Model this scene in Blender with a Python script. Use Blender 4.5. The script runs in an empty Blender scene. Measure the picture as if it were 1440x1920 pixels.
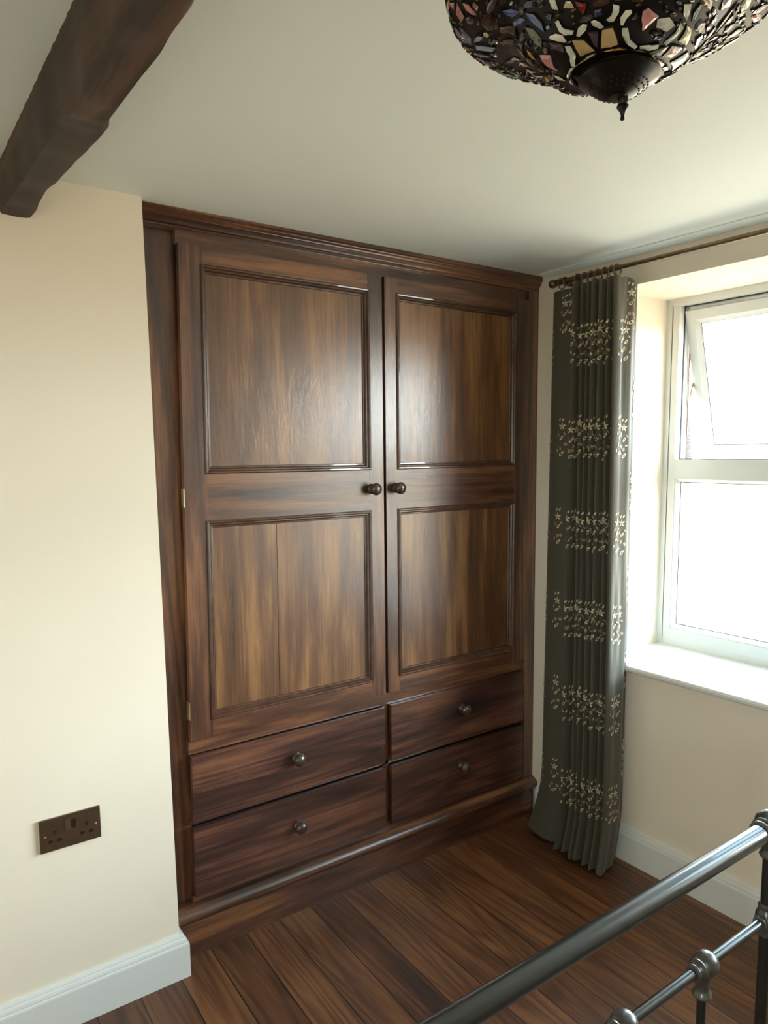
import bpy, bmesh, math, random
from mathutils import Vector, Matrix
SC = bpy.context.scene
COL = SC.collection
PI = math.pi

# ------------------------------------------------------------------ camera
CAM = Vector((-0.62927, -1.95885, 1.50027))
yaw, pitch, roll = map(math.radians, (-36.39619, -6.66451, -0.43124))
fwd = Vector((-math.sin(yaw)*math.cos(pitch), math.cos(yaw)*math.cos(pitch), math.sin(pitch)))
rt = Vector((math.cos(yaw), math.sin(yaw), 0)); up = rt.cross(fwd)
r2 = rt*math.cos(roll)+up*math.sin(roll); u2 = -rt*math.sin(roll)+up*math.cos(roll)
cam = bpy.data.cameras.new('camera'); co = bpy.data.objects.new('camera', cam); COL.objects.link(co)
m3 = Matrix((r2, u2, -fwd)).transposed(); co.matrix_world = Matrix.Translation(CAM) @ m3.to_4x4()
cam.sensor_fit = 'VERTICAL'; cam.sensor_height = 36; cam.lens = 36*1366.81/1920
cam.shift_x = (720-758.303)/1920; cam.shift_y = (1005.825-960)/1920
cam.clip_start = .02
SC.camera = co

# ------------------------------------------------------------------ light and exposure
SC.view_settings.view_transform = 'Standard'; SC.view_settings.look = 'None'
SC.view_settings.gamma = 1.0; SC.view_settings.use_curve_mapping = False
SC.view_settings.exposure = 0.84
SC.cycles.use_denoising = True
SC.cycles.max_bounces = 14; SC.cycles.diffuse_bounces = 10; SC.cycles.glossy_bounces = 4
SC.cycles.transparent_max_bounces = 12
SC.cycles.sample_clamp_indirect = 8
SKY = (0.86, 0.94, 0.97); SKY_S = 20.0
GROUND = (1.0, 0.80, 0.54); GROUND_S = 4.0
w = bpy.data.worlds.new('world'); SC.world = w; w.use_nodes = True
nt = w.node_tree; nt.nodes.clear()
out = nt.nodes.new('ShaderNodeOutputWorld'); bg = nt.nodes.new('ShaderNodeBackground')
tc = nt.nodes.new('ShaderNodeTexCoord'); sp = nt.nodes.new('ShaderNodeSeparateXYZ')
rp = nt.nodes.new('ShaderNodeMapRange'); rp.inputs['From Min'].default_value = -.04; rp.inputs['From Max'].default_value = .05
mx = nt.nodes.new('ShaderNodeMix'); mx.data_type = 'RGBA'
nt.links.new(tc.outputs['Generated'], sp.inputs[0]); nt.links.new(sp.outputs['Z'], rp.inputs['Value'])
nt.links.new(rp.outputs[0], mx.inputs['Factor'])
mx.inputs['A'].default_value = tuple(c*GROUND_S for c in GROUND)+(1,)
mx.inputs['B'].default_value = tuple(c*SKY_S for c in SKY)+(1,)
mx2 = nt.nodes.new('ShaderNodeMix'); mx2.data_type = 'RGBA'
rp2 = nt.nodes.new('ShaderNodeMapRange'); rp2.inputs['From Min'].default_value = .18; rp2.inputs['From Max'].default_value = .6
nt.links.new(sp.outputs['Z'], rp2.inputs['Value']); nt.links.new(rp2.outputs[0], mx2.inputs['Factor'])
nt.links.new(mx.outputs['Result'], mx2.inputs['A']); mx2.inputs['B'].default_value = (SKY_S*.20, SKY_S*.31, SKY_S*.42, 1)   # bluer, dimmer sky higher up
nt.links.new(mx2.outputs['Result'], bg.inputs['Color']); nt.links.new(bg.outputs[0], out.inputs[0])
# portals: help sampling of the daylight through the main window and the added fill window
def portal(name, x, y0, y1, z0, z1):
    l = bpy.data.lights.new(name, 'AREA'); l.shape = 'RECTANGLE'; l.size = y1-y0; l.size_y = z1-z0
    l.cycles.is_portal = True
    o = bpy.data.objects.new(name, l); COL.objects.link(o)
    o.location = (x, (y0+y1)/2, (z0+z1)/2); o.rotation_euler = (0, PI/2, 0)
    o.rotation_euler = Matrix(((0, 0, 1), (1, 0, 0), (0, 1, 0))).to_euler()   # local z = +x ; light shines along -x
    return o
portal("window_portal", 2.04, -2.35, -.275, .70, 2.06)

o = portal('window_portal', -1.97, -3.0, -2.3, 1.2, 1.95)
o.rotation_euler = Matrix(((0, 0, -1), (-1, 0, 0), (0, 1, 0))).to_euler()      # the added unseen side window, light along +x

# ------------------------------------------------------------------ material helpers
def mat(name):
    m = bpy.data.materials.new(name); m.use_nodes = True
    t = m.node_tree; b = t.nodes['Principled BSDF']
    return m, t, b
def lin(c):   # sRGB 0-255 to linear
    return tuple(((v/255)/12.92 if v/255 <= .04045 else ((v/255+.055)/1.055)**2.4) for v in c)+(1,)
def N(t, typ, **kw):
    n = t.nodes.new(typ)
    for k, v in kw.items():
        if k in n.inputs: n.inputs[k].default_value = v
        else: setattr(n, k, v)
    return n
def math_n(t, op, a, b=None, c=None):
    n = t.nodes.new('ShaderNodeMath'); n.operation = op
    for i, v in enumerate((a, b, c)):
        if v is None: continue
        if hasattr(v, 'is_output'): t.links.new(v, n.inputs[i])
        else: n.inputs[i].default_value = v
    return n.outputs[0]
def ramp(t, fac, stops):
    n = t.nodes.new('ShaderNodeValToRGB'); e = n.color_ramp.elements
    e[0].position, e[0].color = stops[0]; e[1].position, e[1].color = stops[-1]
    for p, c in stops[1:-1]:
        q = e.new(p); q.color = c
    t.links.new(fac, n.inputs[0]); return n.outputs[0]
def mixc(t, fac, a, b, mode='MIX'):
    n = t.nodes.new('ShaderNodeMix'); n.data_type = 'RGBA'; n.blend_type = mode
    for k, v in (('Factor', fac), ('A', a), ('B', b)):
        if hasattr(v, 'is_output'): t.links.new(v, n.inputs[k])
        else: n.inputs[k].default_value = v
    return n.outputs['Result']
def bump(t, b, h, strength, dist=.002):
    n = N(t, 'ShaderNodeBump', Strength=strength, Distance=dist)
    t.links.new(h, n.inputs['Height']); t.links.new(n.outputs[0], b.inputs['Normal'])
def plain(name, col, rough=.5, metal=0., noise=0., scale=8., bmp=0., coat=0., spec=.5):
    m, t, b = mat(name); c = lin(col)
    b.inputs['Roughness'].default_value = rough; b.inputs['Metallic'].default_value = metal
    b.inputs['Coat Weight'].default_value = coat; b.inputs['Specular IOR Level'].default_value = spec
    tcx = N(t, 'ShaderNodeTexCoord'); nz = N(t, 'ShaderNodeTexNoise', Scale=scale, Detail=4.)
    t.links.new(tcx.outputs['Object'], nz.inputs['Vector'])
    lo = tuple(v*(1-noise) for v in c[:3])+(1,); hi = tuple(min(1, v*(1+noise)) for v in c[:3])+(1,)
    t.links.new(ramp(t, nz.outputs['Fac'], [(.3, lo), (.7, hi)]), b.inputs['Base Color'])
    if bmp: bump(t, b, nz.outputs['Fac'], bmp)
    return m
def wood(name, axis, dark, mid, light, rough=.3, coat=.35, patch=.5, rings=12., fine=1.0, seed=0., fig=.12):
    """stained wood: fine grain along axis, cathedral figure, streaky stain patches"""
    m, t, b = mat(name)
    tcx = N(t, 'ShaderNodeTexCoord'); oi = N(t, 'ShaderNodeObjectInfo')
    off = N(t, 'ShaderNodeCombineXYZ'); rr = math_n(t, 'MULTIPLY', oi.outputs['Random'], 17.)
    for i in range(3): t.links.new(rr, off.inputs[i])
    ad = N(t, 'ShaderNodeVectorMath', operation='ADD'); t.links.new(tcx.outputs['Object'], ad.inputs[0]); t.links.new(off.outputs[0], ad.inputs[1])
    def mapped(cross, along):
        s = [cross]*3; s[axis] = along
        mp = N(t, 'ShaderNodeMapping'); mp.inputs['Scale'].default_value = s; mp.inputs['Location'].default_value = (seed, seed*.7, seed*1.3)
        t.links.new(ad.outputs[0], mp.inputs['Vector']); return mp.outputs[0]
    n1 = N(t, 'ShaderNodeTexNoise', Scale=1., Detail=6., Roughness=.65); t.links.new(mapped(150, 5), n1.inputs['Vector'])
    n2 = N(t, 'ShaderNodeTexNoise', Scale=1., Detail=1.5, Roughness=.4, Distortion=.15); t.links.new(mapped(6., .38), n2.inputs['Vector'])
    n3 = N(t, 'ShaderNodeTexNoise', Scale=1., Detail=5., Roughness=.6, Distortion=.3); t.links.new(mapped(13., 1.6), n3.inputs['Vector'])
    rg = math_n(t, 'SINE', math_n(t, 'MULTIPLY', n2.outputs['Fac'], rings*2*PI))
    rg = math_n(t, 'POWER', math_n(t, 'ADD', math_n(t, 'MULTIPLY', rg, .5), .5), 2.)
    v = math_n(t, 'ADD', math_n(t, 'MULTIPLY', n1.outputs['Fac'], .45*fine), math_n(t, 'MULTIPLY', n3.outputs['Fac'], patch))
    v = math_n(t, 'SUBTRACT', v, math_n(t, 'MULTIPLY', rg, fig))
    v = math_n(t, 'ADD', v, .5-.225*fine-.5*patch+.05)
    col = ramp(t, v, [(.31, dark), (.5, mid), (.72, light)])
    n4 = N(t, 'ShaderNodeTexNoise', Scale=1., Detail=5., Roughness=.7, Distortion=.5); t.links.new(mapped(16., 3.5), n4.inputs['Vector'])
    wr_ = N(t, 'ShaderNodeMapRange'); t.links.new(n4.outputs['Fac'], wr_.inputs['Value'])
    wr_.inputs['From Min'].default_value = .68; wr_.inputs['From Max'].default_value = .78; wr_.inputs['To Max'].default_value = .7
    col = mixc(t, wr_.outputs[0], col, tuple(min(1, c*1.5) for c in light[:3])+(1,))     # worn, paler rubbed spots
    t.links.new(col, b.inputs['Base Color'])
    ro = N(t, 'ShaderNodeMapRange'); t.links.new(n3.outputs['Fac'], ro.inputs['Value'])
    ro.inputs['To Min'].default_value = rough-.07; ro.inputs['To Max'].default_value = rough+.12
    t.links.new(ro.outputs[0], b.inputs['Roughness'])
    b.inputs['Coat Weight'].default_value = coat; b.inputs['Coat Roughness'].default_value = .25; b.inputs['Coat IOR'].default_value = 1.6
    hh = math_n(t, 'ADD', math_n(t, 'MULTIPLY', n1.outputs['Fac'], .5), math_n(t, 'MULTIPLY', rg, .3))
    bump(t, b, hh, .22, .0012)
    n5 = N(t, 'ShaderNodeTexNoise', Scale=1., Detail=4., Roughness=.6, Distortion=1.2); t.links.new(mapped(48., 22.), n5.inputs['Vector'])
    cb = N(t, 'ShaderNodeBump', Strength=.2, Distance=.004); t.links.new(n5.outputs['Fac'], cb.inputs['Height']); t.links.new(cb.outputs[0], b.inputs['Coat Normal'])   # brushed-on wax
    return m

WD, WM, WL = lin((46, 29, 23)), lin((86, 52, 36)), lin((142, 94, 58))
M = {}
for ax, k in ((0, 'x'), (1, 'y'), (2, 'z')):
    M['wood_'+k] = wood('stained_wood_'+k, ax, WD, WM, WL, .34, .9, .9)
M['panel'] = wood('stained_panel_wood', 2, lin((62, 40, 28)), lin((104, 68, 42)), lin((156, 112, 66)), .36, .75, .8, rings=8., fine=.8, fig=.07)
M['moulding'] = plain('moulding_wood', (78, 51, 37), .3, 0, .35, 30, .06, .7)
M['drawer'] = wood('stained_drawer_wood', 0, lin((42, 27, 24)), lin((72, 44, 37)), lin((124, 80, 58)), .32, .8, .9, rings=16., fig=.10)
M['knob'] = plain('knob_wood', (62, 44, 37), .3, 0, .25, 40, .05, .7, .6)
M['gap'] = plain('gap_dark', (22, 14, 11), .8)
M['brass'] = plain('hinge_brass', (190, 170, 130), .35, .9, .1, 30)
M['beam'] = wood('old_beam_wood', 1, lin((34, 23, 18)), lin((55, 37, 27)), lin((88, 64, 44)), .6, .0, 1.0, rings=7.)
M['wall'] = plain('cream_wall_paint', (240, 230, 213), .75, 0, .018, 3.0, .06)
M['ceil'] = plain('ceiling_paint', (229, 236, 232), .8, 0, .015, 2.0, .05)
M['reveal'] = plain('reveal_paint', (222, 219, 208), .7, 0, .015, 3.0, .05)
M['skirt'] = plain('white_gloss_paint', (225, 228, 226), .35, 0, .01, 5.0, .02)
M['upvc'] = plain('white_frame_plastic', (220, 223, 220), .3, 0, .01, 5.0)
M['gasket'] = plain('black_gasket', (70, 74, 82), .6)
M['pole'] = plain('antique_pewter_pole', (120, 104, 84), .3, .9, .15, 30)
M['render'] = plain('roughcast_render', (104, 98, 96), .95, 0, .5, 160, 1.0)
M['bed'] = plain('dark_green_grey_bed_metal', (46, 48, 46), .3, .55, .08, 20, 0, .5)
M['cast'] = plain('worn_cast_bed_metal', (74, 72, 68), .3, .3, .3, 60, .15, .3)
M['plate'] = plain('antique_brass_plate', (122, 104, 86), .32, .85, .12, 18, .03)
M['hole'] = plain('socket_insert', (42, 26, 20), .4)
M['rocker_glint'] = plain('socket_rocker_glint', (150, 140, 120), .22, .9)  # pale metal that paints in the reflection on one switch
M['screw'] = plain('socket_screw', (190, 170, 140), .25, .95)
M['lead'] = plain('lamp_leading', (20, 15, 13), .42, .5, .3, 60, .15)
M['cap'] = plain('lamp_cap_bronze', (26, 20, 17), .3, .4, .2, 40, .1)

# floor: boards running away from the window side
m, t, b = mat('floor_boards'); M['floor'] = m
tcx = N(t, 'ShaderNodeTexCoord'); sx = N(t, 'ShaderNodeSeparateXYZ'); t.links.new(tcx.outputs['Object'], sx.inputs[0])
BW = .115
u = math_n(t, 'DIVIDE', math_n(t, 'ADD', sx.outputs['X'], math_n(t, 'MULTIPLY', sx.outputs['Y'], -.03)), BW)
u = math_n(t, 'ADD', u, .05)
idn = math_n(t, 'FLOOR', u); fr = math_n(t, 'SUBTRACT', u, idn)
wn = N(t, 'ShaderNodeTexWhiteNoise', noise_dimensions='1D'); t.links.new(idn, wn.inputs['W'])
rnd = wn.outputs['Value']
def fmap(cx, cy):
    cmb = N(t, 'ShaderNodeCombineXYZ')
    t.links.new(math_n(t, 'MULTIPLY', sx.outputs['X'], cx), cmb.inputs[0])
    t.links.new(math_n(t, 'ADD', math_n(t, 'MULTIPLY', sx.outputs['Y'], cy), math_n(t, 'MULTIPLY', rnd, 31.)), cmb.inputs[1])
    t.links.new(math_n(t, 'MULTIPLY', rnd, 11.), cmb.inputs[2]); return cmb.outputs[0]
n1 = N(t, 'ShaderNodeTexNoise', Scale=1., Detail=6., Roughness=.65); t.links.new(fmap(170, 6), n1.inputs['Vector'])
n2 = N(t, 'ShaderNodeTexNoise', Scale=1., Detail=1.2, Distortion=.1); t.links.new(fmap(8., .55), n2.inputs['Vector'])
n3 = N(t, 'ShaderNodeTexNoise', Scale=1., Detail=4.); t.links.new(fmap(7., 2.), n3.inputs['Vector'])
rg = math_n(t, 'POWER', math_n(t, 'ADD', math_n(t, 'MULTIPLY', math_n(t, 'SINE', math_n(t, 'MULTIPLY', n2.outputs['Fac'], 90.)), .5), .5), 1.8)
v = math_n(t, 'ADD', math_n(t, 'MULTIPLY', n1.outputs['Fac'], .4), math_n(t, 'MULTIPLY', n3.outputs['Fac'], .45))
v = math_n(t, 'SUBTRACT', v, math_n(t, 'MULTIPLY', rg, .12))
v = math_n(t, 'ADD', v, math_n(t, 'MULTIPLY', rnd, .16))
col = ramp(t, v, [(.22, lin((44, 28, 20))), (.44, lin((98, 62, 40))), (.66, lin((142, 96, 58)))])
edge = math_n(t, 'LESS_THAN', math_n(t, 'MINIMUM', fr, math_n(t, 'SUBTRACT', 1., fr)), .014)
col = mixc(t, edge, col, lin((20, 13, 10)))
t.links.new(col, b.inputs['Base Color'])
b.inputs['Roughness'].default_value = .42; b.inputs['Coat Weight'].default_value = .15; b.inputs['Coat Roughness'].default_value = .3
hh = math_n(t, 'SUBTRACT', math_n(t, 'MULTIPLY', n1.outputs['Fac'], .3), edge)
bump(t, b, hh, .35, .0015)

# thin window glass: clear with a fresnel reflection
m = bpy.data.materials.new('window_glass'); m.use_nodes = True; t = m.node_tree; t.nodes.clear(); M['glass'] = m
o_ = N(t, 'ShaderNodeOutputMaterial'); tr = N(t, 'ShaderNodeBsdfTransparent'); gl = N(t, 'ShaderNodeBsdfGlossy', Roughness=.02)
fz = N(t, 'ShaderNodeLayerWeight', Blend=.5); mxs = N(t, 'ShaderNodeMixShader')
tr.inputs['Color'].default_value = (.96, .98, .97, 1)
t.links.new(math_n(t, 'ADD', math_n(t, 'MULTIPLY', math_n(t, 'POWER', fz.outputs['Facing'], 5.), .9), .03), mxs.inputs[0]); t.links.new(tr.outputs[0], mxs.inputs[1]); t.links.new(gl.outputs[0], mxs.inputs[2]); t.links.new(mxs.outputs[0], o_.inputs[0])

# curtain cloth and embroidery threads
m, t, b = mat('curtain_cloth'); M['cloth'] = m
tcx = N(t, 'ShaderNodeTexCoord'); nz = N(t, 'ShaderNodeTexNoise', Scale=260., Detail=2.); t.links.new(tcx.outputs['Object'], nz.inputs['Vector'])
t.links.new(ramp(t, nz.outputs['Fac'], [(.3, lin((66, 62, 50))), (.7, lin((79, 76, 62)))]), b.inputs['Base Color'])
b.inputs['Roughness'].default_value = .7; b.inputs['Sheen Weight'].default_value = .15; bump(t, b, nz.outputs['Fac'], .2, .0006)
M['thread_pale'] = plain('pale_embroidery_thread', (184, 172, 142), .5, 0, .2, 300, .3)
M['thread_cream'] = plain('cream_embroidery_thread', (208, 197, 168), .5, 0, .2, 300, .3)
M['thread_gold'] = plain('gold_embroidery_thread', (176, 150, 108), .5, 0, .25, 300, .3)
M['thread_rose'] = plain('rose_embroidery_thread', (150, 122, 98), .5, 0, .25, 300, .3)

# stained glass colours, each streaky
GC = dict(tan=(196, 170, 120), orange=(190, 136, 74), cream=(190, 178, 136), white=(206, 210, 196), pink=(196, 140, 136), rose=(158, 108, 98),
          mauve=(72, 58, 66), sage=(118, 124, 96), pale=(214, 208, 214), slate=(92, 98, 116), blue=(62, 80, 140), navy=(34, 42, 72),
          sky=(120, 144, 170), leaf=(62, 82, 42), umber=(66, 44, 30), brown=(112, 78, 48), amber=(206, 152, 36), red=(120, 22, 22), plum=(34, 20, 22))
for k, c in GC.items(): M['g_'+k] = plain('stained_glass_'+k, c, .14, 0, .22, 45, .25, .6)

# ------------------------------------------------------------------ geometry helpers
ORG = {}
def build(name, bm, mats, parent=None, warp=None, smooth=False, bev=0.):
    """link the bmesh (world coordinates) as ONE mesh object; under a parent it is stored relative to the thing's base"""
    if bev: bmesh.ops.bevel(bm, geom=[e for e in bm.edges if len(e.link_faces) == 2 and e.calc_face_angle(0) > .5], offset=bev, segments=2, affect='EDGES', profile=.6)
    bmesh.ops.recalc_face_normals(bm, faces=bm.faces)
    if warp:
        for v in bm.verts: v.co = warp(v.co)
    org = ORG.get(parent.name, Vector((0, 0, 0))) if parent else Vector((0, 0, 0))
    for v in bm.verts: v.co -= org
    me = bpy.data.meshes.new(name); bm.to_mesh(me); bm.free()
    for mm in (mats if isinstance(mats, (list, tuple)) else [mats]): me.materials.append(mm)
    if smooth:
        for p in me.polygons: p.use_smooth = True
        me.set_sharp_from_angle(angle=math.radians(38))
    o = bpy.data.objects.new(name, me); COL.objects.link(o)
    if parent: o.parent = parent; ORG[o.name] = org
    return o
def tag(o, label, cat, group=None):
    o['label'] = label; o['category'] = cat
    if group: o['group'] = group
    return o
def thing(name, label, cat, loc, group=None):
    o = bpy.data.objects.new(name, None); COL.objects.link(o); o.location = loc; o.empty_display_size = .05
    ORG[o.name] = Vector(loc); return tag(o, label, cat, group)
def struct(name, bm, m_, label=None, smooth=False, parent=None, bev=0.):
    o = build(name, bm, m_, parent, smooth=smooth, bev=bev)
    if not parent: o['kind'] = 'structure'
    return o
def box(bm, x0, x1, y0, y1, z0, z1, mi=0):
    vs = [bm.verts.new((x, y, z)) for x in (x0, x1) for y in (y0, y1) for z in (z0, z1)]
    for q in ((0, 1, 3, 2), (4, 6, 7, 5), (0, 4, 5, 1), (2, 3, 7, 6), (0, 2, 6, 4), (1, 5, 7, 3)):
        f = bm.faces.new([vs[i] for i in q]); f.material_index = mi
    return vs
def bx(*a):
    bm = bmesh.new(); box(bm, *a); return bm
def loft(bm, rings, close_ring=True, caps=True, mi=0, close_path=False):
    R_ = [[bm.verts.new(p) for p in r] for r in rings]; n = len(R_[0])
    for i in range(len(R_)-(0 if close_path else 1)):
        a, c = R_[i], R_[(i+1) % len(R_)]
        for j in range(n if close_ring else n-1):
            k = (j+1) % n; f = bm.faces.new((a[j], a[k], c[k], c[j])); f.material_index = mi
    if caps and close_ring and not close_path:
        for r in (R_[0], R_[-1]):
            f = bm.faces.new(r); f.material_index = mi
    return R_
def ringpts(c, ax, r, n=20):
    ax = Vector(ax).normalized(); a = ax.orthogonal().normalized(); b_ = ax.cross(a)
    return [Vector(c)+a*r*math.cos(2*PI*k/n)+b_*r*math.sin(2*PI*k/n) for k in range(n)]
def lathe(bm, c, ax, prof, n=28, mi=0):
    """prof: (distance along axis, radius)"""
    ax = Vector(ax).normalized()
    return loft(bm, [ringpts(Vector(c)+ax*h, ax, max(r, .0002), n) for h, r in prof], mi=mi)
def tube(bm, pts, r, n=16, mi=0):
    pts = [Vector(p) for p in pts]; rings = []; pa = None
    for i, p in enumerate(pts):
        d_ = (pts[min(i+1, len(pts)-1)]-pts[max(i-1, 0)]).normalized()
        if pa is None: pa = d_.orthogonal().normalized()
        pa = (pa-d_*pa.dot(d_)).normalized(); b_ = d_.cross(pa)
        rr = r[i] if isinstance(r, (list, tuple)) else r
        rings.append([p+pa*rr*math.cos(2*PI*k/n)+b_*rr*math.sin(2*PI*k/n) for k in range(n)])
    loft(bm, rings, mi=mi)
def torus(bm, c, ax, R0, r, n=28, k=10, mi=0):
    ax = Vector(ax).normalized(); a = ax.orthogonal().normalized(); b_ = ax.cross(a); rings = []
    for i in range(n):
        th = 2*PI*i/n; e = a*math.cos(th)+b_*math.sin(th)
        rings.append([Vector(c)+e*(R0+r*math.cos(2*PI*j/k))+ax*r*math.sin(2*PI*j/k) for j in range(k)])
    loft(bm, rings, caps=False, close_path=True, mi=mi)
def sphere(bm, c, r, mi=0, n=20):
    lathe(bm, c, (0, 0, 1), [(-r*math.cos(PI*i/12), r*math.sin(PI*i/12)) for i in range(13)], n, mi)
def frame_prof(bm, x0, x1, z0, z1, prof, mi=0):
    """picture-frame moulding in the x-z plane; prof: (inset, y)"""
    rings = [[Vector((x0+i, y, z0+i)), Vector((x1-i, y, z0+i)), Vector((x1-i, y, z1-i)), Vector((x0+i, y, z1-i))] for i, y in prof]
    loft(bm, rings, caps=False, mi=mi)
def run_x(bm, x0, x1, prof, mi=0):   # prof (y, z) closed outline extruded along x
    loft(bm, [[Vector((x, y, z)) for y, z in prof] for x in (x0, x1)], mi=mi)
def run_y(bm, y0, y1, prof, mi=0):   # prof (x, z)
    loft(bm, [[Vector((x, y, z)) for x, z in prof] for y in (y0, y1)], mi=mi)

# ------------------------------------------------------------------ room shell
XW = 1.529; D = .074
def HC(x): return 2.150+.009*x
bm = bx(-1.95, 2.0, -3.9, .75, -.08, 0); struct('floor', bm, M['floor'])
bm = bmesh.new(); vs = box(bm, -1.95, 2.0, -3.9, .75, 2.15, 2.3)
for v in vs:
    if v.co.z < 2.2: v.co.z = HC(v.co.x)
struct('ceiling', bm, M['ceil'])
bm = bmesh.new(); box(bm, -1.95, 0, 0, .65, 0, 2.2)
for v in bm.verts:
    if v.co.x > -1: v.co.x = -.009*v.co.z/2.15
struct('wall_left', bm, M['wall'])
struct('wall_far', bx(-.05, 2.0, .65, .75, 0, 2.2), M['wall'])
bm = bmesh.new()
box(bm, -1.95, -1.85, -2.3, .0, 0, 2.2); box(bm, -1.95, -1.85, -3.9, -3.0, 0, 2.2); box(bm, -1.95, -1.85, -3.0, -2.3, 0, 1.2); box(bm, -1.95, -1.85, -3.0, -2.3, 1.95, 2.2)
struct('wall_side', bm, M['wall'])
struct('wall_back', bx(-1.85, 2.0, -3.9, -3.8, 0, 2.2), M['wall'])
OY0, OY1, OZ0, OZ1 = -2.36, -.27, .715, 2.057     # window opening
bm = bmesh.new()
box(bm, XW, 1.94, OY1, .65, 0, 2.2); box(bm, XW, 1.94, -3.8, OY0, 0, 2.2)
box(bm, XW, 1.94, OY0, OY1, 0, OZ0); box(bm, XW, 1.94, OY0, OY1, OZ1, 2.2)
struct('wall_right', bm, M['wall'])
bm = bmesh.new()   # rough rendered outer skin of the same wall
box(bm, 1.941, 2.05, OY1-.005, .65, -.3, 2.5); box(bm, 1.941, 2.05, -3.8, OY0, -.3, 2.5)
box(bm, 1.941, 2.05, OY0, OY1-.005, -.3, OZ0-.02); box(bm, 1.941, 2.05, OY0, OY1-.005, OZ1+.01, 2.5)
struct('wall_outside', bm, M['render'])
# plaster fillet under the ceiling along the window wall
bm = bmesh.new(); run_y(bm, -3.79, .03, [(XW-.052, 2.2), (XW-.052, 2.1605), (XW-.048, 2.1575), (XW-.02, 2.1565), (XW-.002, 2.153), (XW+.01, 2.15), (XW+.01, 2.2)])
struct('trim_1', bm, M['ceil'], smooth=True)

def skirting(name, path, T=.0215, Hs=.128):
    prof = [(0, 0), (T, 0), (T, .099), (T-.001, .103), (T-.005, .1045), (T-.004, .109), (T-.006, .115), (T-.010, .1195), (T-.0105, .1225), (.007, .1275), (.004, Hs), (0, Hs)]
    bm = bmesh.new(); rings = []
    for (px, py), (nx, ny) in path: rings.append([Vector((px+nx*q, py+ny*q, z)) for q, z in prof])
    loft(bm, rings); return struct(name, bm, M['skirt'])
skirting('baseboard_left', [((-1.85, 0), (0, -1)), ((0, 0), (1, -1)), ((0, .052), (1, 0))])
skirting('baseboard_right', [((XW, .04), (-1, 0)), ((XW, -3.8), (-1, 0))])
skirting('baseboard_back', [((XW, -3.8), (0, 1)), ((-1.85, -3.8), (0, 1))])
skirting('baseboard_side', [((-1.85, -3.8), (1, 0)), ((-1.85, 0), (1, 0))])

# ------------------------------------------------------------------ window
def frame_yz(bm, y0, y1, z0, z1, prof, mi=0):   # prof (inset, x)
    rings = [[Vector((x, y0+i, z0+i)), Vector((x, y1-i, z0+i)), Vector((x, y1-i, z1-i)), Vector((x, y0+i, z1-i))] for i, x in prof]
    loft(bm, rings, caps=False, close_path=True, mi=mi)
FX = 1.859
win = bmesh.new()
frame_yz(win, OY0, OY1, .735, OZ1, [(0, FX), (.026, FX), (.026, FX+.07), (0, FX+.07)])
mull = [-.950, -1.650]; bays = [(-.950, OY1), (-1.650, -.950), (OY0, -1.650)]
for my in mull: box(win, FX+.001, FX+.069, my-.035, my+.035, .74, 2.05)
for k, (y0, y1) in enumerate(bays):
    a = .053 if y1 == OY1 else .035; c = .053 if y0 == OY0 else .035
    box(win, FX, FX+.068, y0+c-.03, y0+c, .76, 2.03); box(win, FX, FX+.068, y1-a, y1-a+.03, .76, 2.03)
    box(win, FX+.0005, FX+.068, y0+.01, y1-.01, 1.392, 1.461); box(win, FX+.0005, FX+.068, y0+.01, y1-.01, .745, .806)
box(win, 1.948, 1.954, -.90, OY1, 1.995, OZ1)
window = struct('window_1', win, M['upvc'], bev=.003)
window['label'] = 'white plastic casement window with one top sash tilted open'
HX, HZ, HA = 1.905, 2.022, math.radians(15.0)
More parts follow.
